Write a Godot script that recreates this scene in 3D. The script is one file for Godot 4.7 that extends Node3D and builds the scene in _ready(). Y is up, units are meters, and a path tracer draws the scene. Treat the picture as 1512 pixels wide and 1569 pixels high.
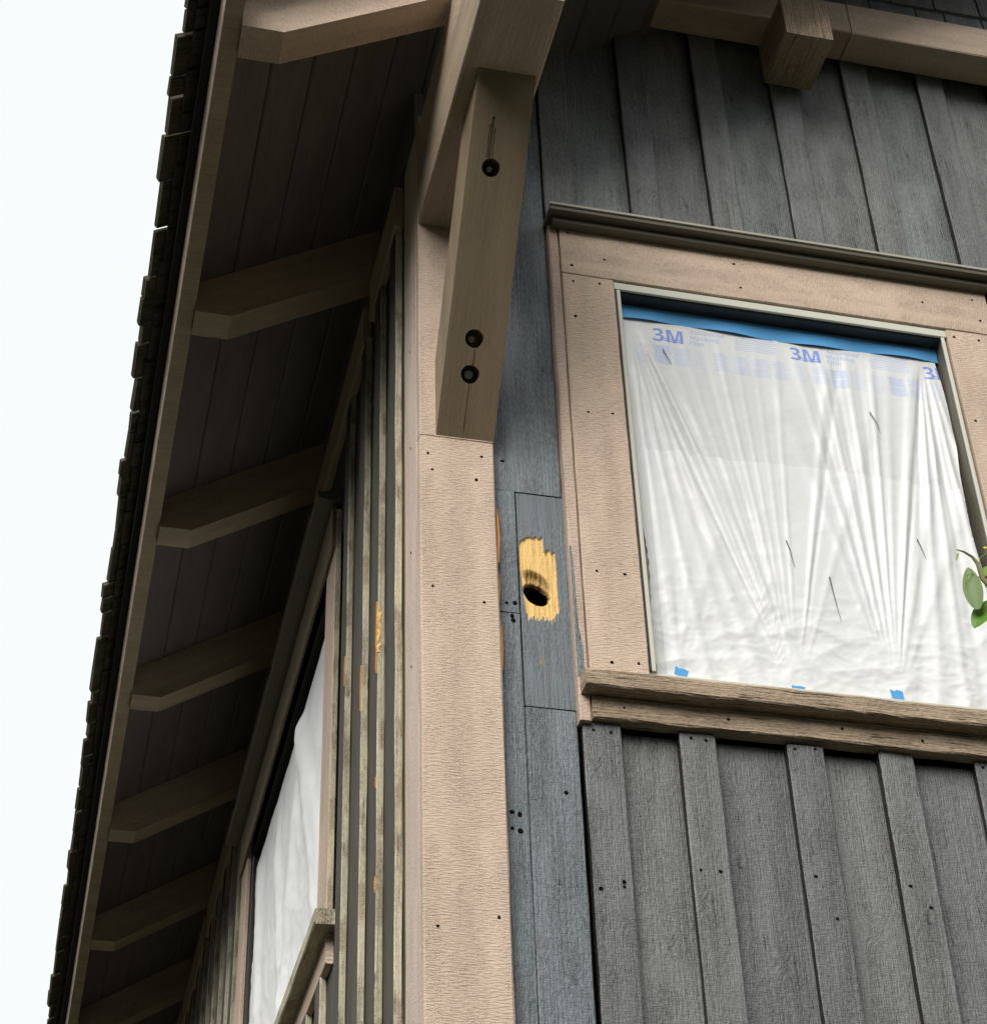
extends Node3D

# ---------------------------------------------------------------- helpers
var rng := RandomNumberGenerator.new()
var M := {}
const PITCH := 0.62
const DECK0 := 6.053          # underside of the roof deck at x = 0

func deck_y(x: float) -> float:
	return DECK0 + PITCH * x

func lin(r: float, g: float, b: float) -> Color:
	return Color(r, g, b).linear_to_srgb()

func jit(a: float) -> float:
	return rng.randf_range(-a, a)

class Builder:
	var st := SurfaceTool.new()
	var off := Vector2.ZERO
	var tile := Vector2(0.5, 1.0)
	func _init() -> void:
		st.begin(Mesh.PRIMITIVE_TRIANGLES)
		st.set_smooth_group(-1)
	func tri(a: Vector3, b: Vector3, c: Vector3, ua: Vector2, ub: Vector2, uc: Vector2, inside: Vector3) -> void:
		var n := (b - a).cross(c - a)
		var out := ((a + b + c) / 3.0 - inside).dot(n)
		var p := [a, b, c]
		var u := [ua, ub, uc]
		if out > 0.0:
			p = [a, c, b]
			u = [ua, uc, ub]
		for i in 3:
			st.set_uv((u[i] + off) / tile)
			st.add_vertex(p[i])
	func quad(a: Vector3, b: Vector3, c: Vector3, d: Vector3, ua: Vector2, ub: Vector2, uc: Vector2, ud: Vector2, inside: Vector3) -> void:
		tri(a, b, c, ua, ub, uc, inside)
		tri(a, c, d, ua, uc, ud, inside)
	func done() -> ArrayMesh:
		st.generate_normals()
		st.generate_tangents()
		return st.commit()

func put(mesh: Mesh, called: String, mat: Material, parent: Node, at: Vector3 = Vector3.ZERO) -> MeshInstance3D:
	var o := MeshInstance3D.new()
	o.name = called
	o.mesh = mesh
	if mat != null:
		o.material_override = mat
	parent.add_child(o, true)
	o.position = at
	return o

# a sawn board between two corners, its grain along axis g (0 x, 1 y, 2 z); the arrises are eased and wander a little
func board(called: String, lo: Vector3, hi: Vector3, g: int, mat: Material, parent: Node, bev: float = 0.003, segs: int = 1, wob: float = 0.0, other: Material = null, sides: Array = []) -> MeshInstance3D:
	var mid := (lo + hi) / 2.0
	var h := (hi - lo) / 2.0
	var a := (g + 1) % 3
	var b := (g + 2) % 3
	var e := minf(bev, minf(h[a], h[b]) * 0.45)
	var prof: Array[Vector2] = [Vector2(-h[a] + e, -h[b]), Vector2(h[a] - e, -h[b]), Vector2(h[a], -h[b] + e), Vector2(h[a], h[b] - e), Vector2(h[a] - e, h[b]), Vector2(-h[a] + e, h[b]), Vector2(-h[a], h[b] - e), Vector2(-h[a], -h[b] + e)]
	var bl := Builder.new()
	bl.off = Vector2(rng.randf() * 0.5, rng.randf())
	var bo := Builder.new()
	bo.off = bl.off
	var rings := []
	for s in segs + 1:
		var ring := []
		for p in prof:
			var v := Vector3.ZERO
			v[g] = lerpf(-h[g], h[g], float(s) / segs)
			v[a] = p.x + jit(wob)
			v[b] = p.y + jit(wob)
			ring.append(v)
		rings.append(ring)
	var per := [0.0]
	for i in 8:
		per.append(per[i] + prof[i].distance_to(prof[(i + 1) % 8]))
	for s in segs:
		for i in 8:
			var j := (i + 1) % 8
			var v0: float = rings[s][i][g]
			var v1: float = rings[s + 1][i][g]
			var ins := Vector3.ZERO
			ins[g] = (v0 + v1) / 2.0
			(bo if sides.has(i) else bl).quad(rings[s][i], rings[s][j], rings[s + 1][j], rings[s + 1][i], Vector2(per[i], v0), Vector2(per[i + 1], v0), Vector2(per[i + 1], v1), Vector2(per[i], v1), ins)
	for s in [0, segs]:
		for i in range(1, 7):
			var p0: Vector3 = rings[s][0]
			var p1: Vector3 = rings[s][i]
			var p2: Vector3 = rings[s][i + 1]
			bl.tri(p0, p1, p2, Vector2(p0[a], p0[b] * 0.3), Vector2(p1[a], p1[b] * 0.3), Vector2(p2[a], p2[b] * 0.3), Vector3.ZERO)
	if sides.is_empty():
		return put(bl.done(), called, mat, parent, mid)
	var am := bl.done()
	bo.st.generate_normals()
	bo.st.generate_tangents()
	bo.st.commit(am)
	am.surface_set_material(0, mat)
	am.surface_set_material(1, other)
	return put(am, called, null, parent, mid)

# a polygon in the x-y plane extruded along z (or y-z along x when flip), convex
func prism(called: String, poly: PackedVector2Array, d0: float, d1: float, along_x: bool, mat: Material, parent: Node, grain: Vector2 = Vector2(1, 0)) -> MeshInstance3D:
	var c := Vector2.ZERO
	for p in poly:
		c += p / poly.size()
	var dm := (d0 + d1) / 2.0
	var to3 := func(p: Vector2, d: float) -> Vector3:
		return Vector3(d - dm, p.x - c.x, p.y - c.y) if along_x else Vector3(p.x - c.x, p.y - c.y, d - dm)
	var bl := Builder.new()
	bl.off = Vector2(rng.randf() * 0.5, rng.randf())
	var side := Vector2(-grain.y, grain.x)
	var idx := Geometry2D.triangulate_polygon(poly)
	for d in [d0, d1]:
		var ins: Vector3 = to3.call(c, dm)
		for k in range(0, idx.size(), 3):
			var q := [poly[idx[k]], poly[idx[k + 1]], poly[idx[k + 2]]]
			bl.tri(to3.call(q[0], d), to3.call(q[1], d), to3.call(q[2], d), Vector2(q[0].dot(side), q[0].dot(grain)), Vector2(q[1].dot(side), q[1].dot(grain)), Vector2(q[2].dot(side), q[2].dot(grain)), ins)
	for i in poly.size():
		var p := poly[i]
		var q := poly[(i + 1) % poly.size()]
		var ip := (p + q) / 2.0
		var n := Vector2((q - p).y, -(q - p).x).normalized()
		if Geometry2D.is_point_in_polygon(ip + n * 0.0005, poly):
			n = -n
		var ins2: Vector3 = to3.call(ip - n * 0.001, dm)
		var vp := p.dot(grain)
		var vq := q.dot(grain)
		if absf(vp - vq) < 0.3 * p.distance_to(q):
			vp = 0.0
			vq = p.distance_to(q)
		bl.quad(to3.call(p, d0), to3.call(q, d0), to3.call(q, d1), to3.call(p, d1), Vector2(0, vp), Vector2(0, vq), Vector2(d1 - d0, vq), Vector2(d1 - d0, vp), ins2)
	var at := Vector3(dm, c.x, c.y) if along_x else Vector3(c.x, c.y, dm)
	return put(bl.done(), called, mat, parent, at)

func thing(called: String, label: String, category: String, at: Vector3 = Vector3.ZERO, group: String = "") -> Node3D:
	var o := Node3D.new()
	o.name = called
	add_child(o, true)
	o.position = at
	tag(o, label, category, group)
	return o

func tag(o: Node, label: String, category: String, group: String = "") -> void:
	o.set_meta("label", label)
	o.set_meta("category", category)
	if group != "":
		o.set_meta("group", group)

# ---------------------------------------------------------------- textures
func noise_bytes(w: int, h: int, sw: int, sh: int, freq: float, sd: int, oct: int = 3, ridged: bool = false) -> PackedByteArray:
	var n := FastNoiseLite.new()
	n.seed = sd
	n.frequency = freq
	n.noise_type = FastNoiseLite.TYPE_SIMPLEX_SMOOTH
	n.fractal_octaves = oct
	if ridged:
		n.fractal_type = FastNoiseLite.FRACTAL_RIDGED
	var im := n.get_seamless_image(sw, sh)
	im.convert(Image.FORMAT_L8)
	if sw != w or sh != h:
		im.resize(w, h, Image.INTERPOLATE_CUBIC)
	return im.get_data()

# painted or bare wood: u runs across the grain (0.5 m), v along it (1 m)
func wood(sd: int, base: Vector3, o: Dictionary) -> StandardMaterial3D:
	var w := 512
	var h := 1024
	var streak := noise_bytes(w, h, w, 24, 0.16, sd, 4)
	var broad := noise_bytes(w, h, 128, 32, 0.03, sd + 1, 3)
	var saw := noise_bytes(w, h, 90, h, 0.2, sd + 2, 3)
	var dash := noise_bytes(w, h, w, 150, 0.3, sd + 6, 2)
	var fuzz := noise_bytes(w, h, w, h, 0.35, sd + 3, 2)
	var crack := noise_bytes(w, h, w, 40, 0.035, sd + 4, 3, true)
	var patch := noise_bytes(w, h, 128, 128, 0.05, sd + 5, 3)
	var knots: Array = o.get("knots", [])
	var gs: float = o.get("grain", 0.3)
	var ss: float = o.get("saw", 0.1)
	var fs: float = o.get("fuzz", 0.15)
	var bs: float = o.get("broad", 0.2)
	var ds: float = o.get("dash", 0.0)
	var cs: float = o.get("crack", 0.5)
	var cut: float = o.get("cut", 0.86)
	var worn: Vector3 = o.get("worn", base)
	var worn_cut: float = o.get("worn_cut", 2.0)
	var col := PackedByteArray()
	col.resize(w * h * 3)
	var hgt := PackedByteArray()
	hgt.resize(w * h)
	var srgb := PackedByteArray()
	srgb.resize(1024)
	for i in 1024:
		srgb[i] = int(255.0 * Color(i / 1023.0, 0, 0).linear_to_srgb().r)
	var k := 0
	for y in h:
		for x in w:
			var sx := x
			var kd := 0.0
			for kn in knots:
				var dx: float = (x - kn.x) / kn.z
				var dy: float = (y - kn.y) / (kn.z * 1.5)
				var r2 := dx * dx + dy * dy
				if r2 < 16.0:
					var f := exp(-r2 * 0.35)
					sx = (sx + int(f * kn.z * 1.6 * signf(dx)) + w) % w
					if r2 < 1.2:
						kd = maxf(kd, (0.55 + 0.45 * sin(sqrt(r2) * 16.0)) * (1.2 - r2))
			var q := y * w + sx
			var st := streak[q] / 255.0 - 0.5
			var br := broad[k] / 255.0 - 0.5
			var sa := saw[k] / 255.0 - 0.5
			var da := dash[q] / 255.0 - 0.5
			var fu := fuzz[k] / 255.0 - 0.5
			var pa := patch[k] / 255.0
			var cr := clampf((crack[q] / 255.0 - cut) * 9.0, 0.0, 1.0) * clampf((pa - 0.42) * 6.0, 0.0, 1.0)
			var fleck := clampf((-fu - 0.16) * 7.0, 0.0, 1.0) * clampf((pa - 0.35) * 3.0, 0.0, 1.0)
			var t := 1.0 + gs * st + ds * da + ss * sa + fs * fu * 0.6 + bs * br - cs * cr - fs * 1.3 * fleck - 0.28 * kd
			t = clampf(t, 0.12, 1.8)
			var wv := clampf((st * 0.7 + (pa - 0.5) * 1.6 + fu * 0.4 + 0.5 - worn_cut) * 8.0, 0.0, 1.0)
			var c := base.lerp(worn, wv) * t
			col[k * 3] = srgb[clampi(int(c.x * 1023.0), 0, 1023)]
			col[k * 3 + 1] = srgb[clampi(int(c.y * 1023.0), 0, 1023)]
			col[k * 3 + 2] = srgb[clampi(int(c.z * 1023.0), 0, 1023)]
			hgt[k] = clampi(int(128.0 + 100.0 * st * minf(1.0, gs * 2.5) + 110.0 * da * minf(1.0, ds) + 90.0 * sa * minf(1.0, ss * 5.0) + 50.0 * fu - 100.0 * cr - 40.0 * kd - 40.0 * fleck), 0, 255)
			k += 1
	var im := Image.create_from_data(w, h, false, Image.FORMAT_RGB8, col)
	im.generate_mipmaps()
	var hm := Image.create_from_data(w, h, false, Image.FORMAT_L8, hgt)
	hm.convert(Image.FORMAT_RGBA8)
	hm.bump_map_to_normal_map(o.get("bump", 3.0))
	hm.generate_mipmaps()
	var m := StandardMaterial3D.new()
	m.albedo_texture = ImageTexture.create_from_image(im)
	m.normal_enabled = true
	m.normal_texture = ImageTexture.create_from_image(hm)
	m.normal_scale = o.get("normal", 1.0)
	m.roughness = o.get("rough", 0.75)
	m.metallic_specular = o.get("spec", 0.4)
	return m

func tint(m: StandardMaterial3D, r: float, g: float, b: float, rough: float = -1.0) -> StandardMaterial3D:
	var t: StandardMaterial3D = m.duplicate()
	t.albedo_color = lin(r, g, b)
	if rough >= 0.0:
		t.roughness = rough
	return t

func plain(c: Color, rough: float = 0.7, spec: float = 0.4) -> StandardMaterial3D:
	var m := StandardMaterial3D.new()
	m.albedo_color = c
	m.roughness = rough
	m.metallic_specular = spec
	return m

func make_materials() -> void:
	M.charcoal = wood(11, Vector3(0.158, 0.162, 0.162), {"grain": 0.6, "dash": 0.9, "saw": 0.12, "fuzz": 0.55, "broad": 0.55, "crack": 0.7, "cut": 0.84, "knots": [Vector3(120, 240, 13), Vector3(330, 560, 15), Vector3(420, 130, 9), Vector3(210, 800, 12), Vector3(60, 620, 8)], "rough": 0.52, "spec": 0.45, "bump": 4.0})
	M.charcoal_b = tint(M.charcoal, 0.86, 0.87, 0.9)
	M.slate = wood(31, Vector3(0.148, 0.172, 0.188), {"grain": 0.6, "dash": 0.95, "saw": 0.1, "fuzz": 0.6, "broad": 0.5, "crack": 0.7, "cut": 0.86, "knots": [Vector3(100, 380, 8), Vector3(400, 800, 9)], "rough": 0.55, "spec": 0.45, "bump": 4.0})
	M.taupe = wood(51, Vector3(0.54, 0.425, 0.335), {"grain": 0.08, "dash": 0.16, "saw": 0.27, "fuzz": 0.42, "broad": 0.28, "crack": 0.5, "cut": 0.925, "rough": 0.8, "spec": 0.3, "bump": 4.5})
	M.taupe_b = tint(M.taupe, 0.93, 0.93, 0.95)
	M.pale = wood(61, Vector3(0.60, 0.50, 0.43), {"grain": 0.15, "dash": 0.25, "saw": 0.15, "fuzz": 0.3, "broad": 0.2, "crack": 0.5, "cut": 0.9, "rough": 0.8, "spec": 0.3, "bump": 4.0})  # lighter taupe, sky light mixed into the colour
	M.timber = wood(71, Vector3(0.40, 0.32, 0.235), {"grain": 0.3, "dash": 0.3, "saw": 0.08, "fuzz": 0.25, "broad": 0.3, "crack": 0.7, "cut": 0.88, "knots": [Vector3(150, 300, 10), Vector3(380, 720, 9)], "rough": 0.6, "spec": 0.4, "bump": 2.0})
	M.rough_sill = wood(91, Vector3(0.40, 0.31, 0.225), {"grain": 0.8, "dash": 0.7, "saw": 0.1, "fuzz": 0.3, "broad": 0.25, "crack": 0.8, "cut": 0.8, "rough": 0.85, "spec": 0.25, "bump": 6.0})
	M.brown = tint(M.timber, 0.62, 0.60, 0.53)
	M.teal = tint(M.charcoal, 0.93, 1.0, 0.99)
	M.deck = wood(111, Vector3(0.185, 0.165, 0.15), {"grain": 0.25, "saw": 0.1, "fuzz": 0.2, "broad": 0.25, "crack": 0.4, "cut": 0.92, "rough": 0.7, "spec": 0.3, "bump": 2.0})
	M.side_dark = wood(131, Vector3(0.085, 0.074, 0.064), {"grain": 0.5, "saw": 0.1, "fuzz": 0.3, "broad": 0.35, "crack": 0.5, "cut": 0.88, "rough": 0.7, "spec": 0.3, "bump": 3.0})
	M.edge = wood(151, Vector3(0.50, 0.465, 0.345), {"grain": 0.6, "saw": 0.1, "fuzz": 0.6, "broad": 0.3, "crack": 0.7, "cut": 0.84, "rough": 0.85, "spec": 0.25, "bump": 4.0, "dash": 0.5, "worn": Vector3(0.39, 0.34, 0.25), "worn_cut": 0.62})
	M.shake = wood(171, Vector3(0.105, 0.094, 0.075), {"grain": 0.8, "saw": 0.05, "fuzz": 0.4, "broad": 0.4, "crack": 0.8, "cut": 0.8, "rough": 0.9, "spec": 0.2, "bump": 6.0, "worn": Vector3(0.075, 0.085, 0.04), "worn_cut": 0.72})
	M.raw = wood(191, Vector3(0.78, 0.50, 0.17), {"grain": 0.3, "saw": 0.05, "fuzz": 0.2, "broad": 0.2, "crack": 0.4, "cut": 0.9, "rough": 0.85, "spec": 0.2, "bump": 3.0})
	M.raw_orange = tint(M.raw, 0.72, 0.55, 0.55)
	M.brown.uv1_triplanar = true
	M.brown.uv1_scale = Vector3(2, 1, 2)
	M.olive = tint(M.timber, 0.42, 0.40, 0.30)  # timber darkened to carry the shade below the side drip cap
	M.cap = plain(lin(0.115, 0.103, 0.078), 0.4)
	M.lip = plain(lin(0.36, 0.34, 0.27), 0.4)  # light copy of the cap tone for its lit edge
	M.frame = plain(lin(0.55, 0.55, 0.47), 0.4)
	M.frame_dark = plain(lin(0.035, 0.037, 0.035), 0.4)
	M.nail = plain(lin(0.010, 0.008, 0.007), 1.0, 0.1)
	M.steel = plain(lin(0.35, 0.34, 0.30), 0.35)
	M.steel.metallic = 0.7
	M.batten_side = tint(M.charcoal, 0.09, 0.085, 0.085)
	M.core = plain(lin(0.03, 0.028, 0.026), 0.9)
	M.tape = plain(lin(0.085, 0.33, 0.66), 0.6)
	M.glass = plain(Color(0.02, 0.03, 0.035, 0.35), 0.05, 0.5)
	M.glass.transparency = BaseMaterial3D.TRANSPARENCY_ALPHA

# ---------------------------------------------------------------- nails
var nail_mesh: Mesh
func nail(p: Vector3, parent: Node, facing_x: bool = false, s: float = 1.0) -> void:
	if nail_mesh == null:
		var c := CylinderMesh.new()
		c.top_radius = 0.0032
		c.bottom_radius = 0.0042
		c.height = 0.0016
		c.radial_segments = 7
		c.rings = 0
		nail_mesh = c
	var o := put(nail_mesh, "nail", M.nail, parent, p - (parent as Node3D).global_position)
	o.rotation = Vector3(0, 0, PI / 2) if facing_x else Vector3(PI / 2, 0, 0)
	o.scale = Vector3(s * rng.randf_range(0.8, 1.3), 1, s * rng.randf_range(0.8, 1.3))

# ---------------------------------------------------------------- main
func _ready() -> void:
	rng.seed = 4711
	# camera
	var cam := Camera3D.new()
	cam.name = "camera"
	cam.position = Vector3(-0.7524, 1.6, 3.6)
	cam.rotation_degrees = Vector3(37.956, -14.522, -2.107)
	cam.fov = 29.38
	cam.near = 0.05
	cam.far = 500.0
	add_child(cam)
	cam.current = true
	# overcast sky
	var sm := ProceduralSkyMaterial.new()
	sm.sky_top_color = lin(0.372, 0.383, 0.383)
	sm.sky_horizon_color = lin(0.372, 0.383, 0.385)
	sm.sky_curve = 0.3
	sm.ground_bottom_color = lin(0.05, 0.055, 0.03)
	sm.ground_horizon_color = lin(0.10, 0.11, 0.08)
	sm.sun_angle_max = 1.0
	var sky := Sky.new()
	sky.sky_material = sm
	var env := Environment.new()
	env.background_mode = Environment.BG_SKY
	env.sky = sky
	env.tonemap_mode = Environment.TONE_MAPPER_LINEAR
	env.tonemap_exposure = 2.55
	env.sdfgi_enabled = true
	env.ssao_enabled = true
	env.ssil_enabled = true
	var we := WorldEnvironment.new()
	we.name = "world_environment"
	we.environment = env
	add_child(we)
	var sun := DirectionalLight3D.new()
	sun.name = "sun"
	sun.light_energy = 0.5
	sun.light_color = Color(1.0, 0.98, 0.95)
	sun.light_angular_distance = 40.0
	sun.shadow_enabled = true
	sun.sky_mode = DirectionalLight3D.SKY_MODE_LIGHT_ONLY
	add_child(sun)
	sun.look_at_from_position(Vector3(-4.3, 5.9, 6.5), Vector3.ZERO)

	make_materials()
	ground()
	var house := thing("house", "dark board and batten house corner with taupe trim, timber brace and shake eave", "house")
	front_wall(house)
	corner(house)
	front_window(house)
	side_wall(house)
	side_window(house)
	roof(house)
	beams(house)
	front_film()
	side_film()
	aspen()
	added_woods()

func ground() -> void:
	var pm := PlaneMesh.new()
	pm.size = Vector2(400, 400)
	var m := wood(211, Vector3(0.032, 0.032, 0.0175), {"grain": 0.5, "fuzz": 0.6, "broad": 0.6})
	m.uv1_triplanar = true
	m.uv1_world_triplanar = true
	m.uv1_scale = Vector3(0.9, 0.9, 0.9)
	var g := put(pm, "ground", m, self)
	g.set_meta("kind", "structure")

# ------------------------------------------------------------ front wall
func front_wall(house: Node3D) -> void:
	var w := board("front_wall", Vector3(0.05, 0, -0.42), Vector3(7.0, 5.95, -0.26), 1, M.core, house)
	var wp := w.position
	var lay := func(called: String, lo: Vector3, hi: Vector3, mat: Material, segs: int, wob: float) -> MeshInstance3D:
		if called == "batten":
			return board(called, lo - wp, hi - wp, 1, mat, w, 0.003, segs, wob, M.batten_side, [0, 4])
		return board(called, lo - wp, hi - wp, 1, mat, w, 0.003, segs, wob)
	# wide boards under and over the window, each with its joint behind a batten
	var lower := [0.375, 0.604, 0.864, 1.092, 1.335, 1.58, 1.825, 2.07, 2.315, 2.56, 2.805]
	for i in lower.size() - 1:
		var mt: Material = [M.charcoal, M.charcoal_b][i % 2]
		lay.call("board", Vector3(lower[i] + 0.045, 0.1, -0.07 + jit(0.0015)), Vector3(lower[i + 1] + 0.042, 3.936 + jit(0.003), -0.045 + jit(0.0015)), mt, 1, 0.0)
	for i in lower.size():
		var x: float = lower[i]
		var wd := 0.089 + jit(0.003)
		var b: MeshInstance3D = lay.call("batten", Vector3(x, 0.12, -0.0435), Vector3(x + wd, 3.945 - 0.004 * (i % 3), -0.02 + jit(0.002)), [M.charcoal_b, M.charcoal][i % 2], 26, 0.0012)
		for yy in [3.925, 3.55 + jit(0.06), 3.515 + jit(0.04), 3.0]:
			for q in [0.022, 0.066]:
				if rng.randf() < 0.3:
					continue
				nail(Vector3(x + q + jit(0.006), yy + jit(0.006), b.global_position.z + 0.0125), b, false, 1.1)
	var upper := [0.366, 0.622, 0.867, 1.118, 1.374, 1.632, 1.88, 2.13, 2.38, 2.63, 2.88]
	for i in upper.size() - 1:
		var top := minf(deck_y(upper[i]) + 0.13, 6.64)
		lay.call("board", Vector3(upper[i] + 0.045, 5.40, -0.07 + jit(0.001)), Vector3(upper[i + 1] + 0.042, top, -0.046 + jit(0.0015)), [M.teal, M.charcoal][i % 2], 1, 0.0)
	for i in upper.size():
		var top := minf(deck_y(upper[i]) + 0.1, 6.62)
		lay.call("batten", Vector3(upper[i], 5.42, -0.0445), Vector3(upper[i] + 0.089, top, -0.021 + jit(0.002)), [M.charcoal, M.charcoal_b][i % 2], 14, 0.001)
	# siding right of the window
	for i in 5:
		lay.call("board", Vector3(1.70 + 0.245 * i, 4.0, -0.07), Vector3(1.942 + 0.245 * i, 5.45, -0.045), M.charcoal, 1, 0.0)
		lay.call("batten", Vector3(1.66 + 0.245 * i, 3.93, -0.0438), Vector3(1.749 + 0.245 * i, 5.47, -0.02), M.charcoal_b, 4, 0.001)
	# slate coloured boards between the corner board and the window
	lay.call("board", Vector3(0.17, 4.597, -0.055), Vector3(0.364, deck_y(0.17) + 0.12, -0.03), M.slate, 24, 0.0008)
	lay.call("board", Vector3(0.17, 4.233, -0.055), Vector3(0.2445, 4.5965, -0.0302), M.slate, 8, 0.0008)
	lay.call("board", Vector3(0.17, 0.1, -0.055), Vector3(0.2445, 4.230, -0.0312), M.slate, 40, 0.0008)
	lay.call("board", Vector3(0.246, 0.1, -0.055), Vector3(0.366, 3.974, -0.0305), M.slate, 40, 0.0008)
	for p in [Vector2(0.212, 4.258), Vector2(0.232, 4.26), Vector2(0.226, 4.21), Vector2(0.224, 4.222), Vector2(0.205, 3.70), Vector2(0.222, 3.695), Vector2(0.204, 3.66), Vector2(0.222, 3.655), Vector2(0.215, 4.69), Vector2(0.33, 3.76)]:
		nail(Vector3(p.x, p.y, -0.0296), w, false, 1.3)
	pecked_patch(w, wp)
	# splintered bare slivers along the edge of the corner board
	for s in [[4.355, 4.535, 0.008], [4.05, 4.20, 0.006], [4.245, 4.33, 0.004]]:
		var pl := PackedVector2Array([Vector2(0.1895, s[0]), Vector2(0.1895 + s[2] * 0.6, s[0] + 0.01), Vector2(0.1895 + s[2], lerpf(s[0], s[1], 0.45)), Vector2(0.1895 + s[2] * 0.75, lerpf(s[0], s[1], 0.8)), Vector2(0.1895 + s[2] * 0.2, s[1])])
		for i in pl.size():
			pl[i] -= Vector2(wp.x, wp.y)
		prism("bare_sliver", pl, -0.030 - wp.z, -0.014 - wp.z, false, M.raw_orange, w, Vector2(0, 1))
	# ledger beam, joist end and the shingled gable above it
	var gable := board("gable_wall", Vector3(0.9, 6.55, -0.3), Vector3(6.0, 6.62, -0.08), 0, M.core, house)
	var gp := gable.position
	for row in 4:
		var y0 := 6.645 + 0.152 * row
		var x := maxf(0.74, (y0 - 0.03 - DECK0) / PITCH + 0.05) + rng.randf() * 0.1
		while x < 3.4:
			var wd := rng.randf_range(0.10, 0.17)
			var s := board("shingle", Vector3(x, y0 + jit(0.004), 0.02) - gp, Vector3(x + wd - 0.004, y0 + 0.2, 0.032 + jit(0.002)) - gp, 1, [M.charcoal, M.charcoal_b, M.slate][rng.randi() % 3], gable, 0.002)
			s.rotation.x = -0.06
			x += wd

# the board with the pecked hole: one relief surface, bare wood where the paint is chipped off
func pecked_patch(w: Node3D, wp: Vector3) -> void:
	var x0 := 0.246
	var x1 := 0.366
	var y0 := 3.9775
	var y1 := 4.594
	var nx := 64
	var ny := 300
	var fy0 := 4.07
	var fy1 := 4.50
	var n := FastNoiseLite.new()
	n.seed = 5
	n.frequency = 90.0
	n.fractal_octaves = 3
	var st := SurfaceTool.new()
	st.begin(Mesh.PRIMITIVE_TRIANGLES)
	st.set_smooth_group(0)
	var hc := Vector2(0.2875, 4.297)
	var charcoal := Color(0.148, 0.172, 0.188)
	var bare := Color(0.80, 0.53, 0.19)
	var holes := []
	var ys := PackedFloat32Array()
	ys.append(y0)
	for j in ny + 1:
		ys.append(lerpf(fy0, fy1, float(j) / ny))
	ys.append(y1)
	for j in ys.size():
		for i in nx + 1:
			var x := lerpf(x0, x1, float(i) / nx)
			var y := ys[j]
			var streak := n.get_noise_2d(x * 1.0, y * 0.06)
			var fine := n.get_noise_2d(x * 2.0 + 7.0, y * 0.5)
			# outline of the chipped area, ragged along the grain
			var topl := 4.462 + 0.010 * streak - 0.9 * maxf(0.0, 0.272 - x)
			if x > 0.308:
				topl = 4.424 + 0.012 * streak
			var botl := 4.240 + 0.012 * streak
			if x > 0.262 and x < 0.328:
				botl = 4.222 + 0.022 * n.get_noise_2d(x * 1.6 + 3.0, 0.0)
			var inside := minf(minf(topl - y, y - botl), minf(x - 0.2470 - 0.002 * fine - 0.010 * clampf((4.36 - y) * 8.0, 0.0, 1.3), 0.3400 + 0.004 * streak - x))
			var m := clampf(inside / 0.0028 + 0.5 * fine, 0.0, 1.0)
			var z := -0.0308 + 0.0006 * fine
			z -= m * (0.004 + 0.0018 * streak + 0.0012 * fine)
			# the bored hole, its upper rim chewed back
			var d := Vector2((x - hc.x) / 0.0315, (y - hc.y + 0.2 * (x - hc.x)) / 0.033)
			var r := d.length() + 0.05 * fine
			var chew := clampf(1.0 - Vector2((x - hc.x - 0.002) / 0.037, (y - hc.y - 0.036 + 0.5 * (x - hc.x)) / 0.032).length(), 0.0, 1.0)
			z -= 0.012 * smoothstep(0.0, 0.55, chew) * (1.0 + 0.35 * streak + 0.2 * fine)
			z -= 0.012 * (1.0 - smoothstep(0.92, 1.06, r))
			holes.append(r < 0.96)
			var c := charcoal * (1.0 + 0.35 * streak + 0.3 * fine)
			var cb := bare * (1.0 + 0.16 * streak + 0.22 * fine)
			var old := Color(0.30, 0.19, 0.07) * (1.0 + 0.5 * fine)
			cb = cb.lerp(old, clampf(chew * 4.0 + 0.6 * fine, 0.0, 1.0) * 0.75)
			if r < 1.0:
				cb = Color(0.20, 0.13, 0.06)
			var rub := clampf(1.6 - 1.6 * Vector2((x - 0.2905) / 0.009, (y - 4.103) / 0.019).length() + 1.2 * fine + 0.8 * streak, 0.0, 1.0)
			c = c.lerp(Color(0.25, 0.215, 0.12), rub * 0.8)
			st.set_color(c.lerp(cb, m))
			st.set_uv(Vector2(x / 0.5, y))
			st.add_vertex(Vector3(x, y, z) - wp)
	var cols := nx + 1
	for j in ys.size() - 1:
		for i in nx:
			var a := j * cols + i
			if holes[a] and holes[a + 1] and holes[a + cols] and holes[a + cols + 1]:
				continue
			for q in [a, a + cols, a + 1, a + 1, a + cols, a + cols + 1]:
				st.add_index(q)
	st.generate_normals()
	st.generate_tangents()
	var mt: StandardMaterial3D = M.slate.duplicate()
	mt.albedo_texture = null
	mt.vertex_color_use_as_albedo = true
	mt.albedo_color = Color.WHITE
	mt.normal_scale = 0.8
	mt.roughness = 0.7
	var o := put(st.commit(), "pecked_board", mt, w)
	o.set_meta("label", "slate board patch with a pecked hole and bare yellow wood around it")

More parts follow.
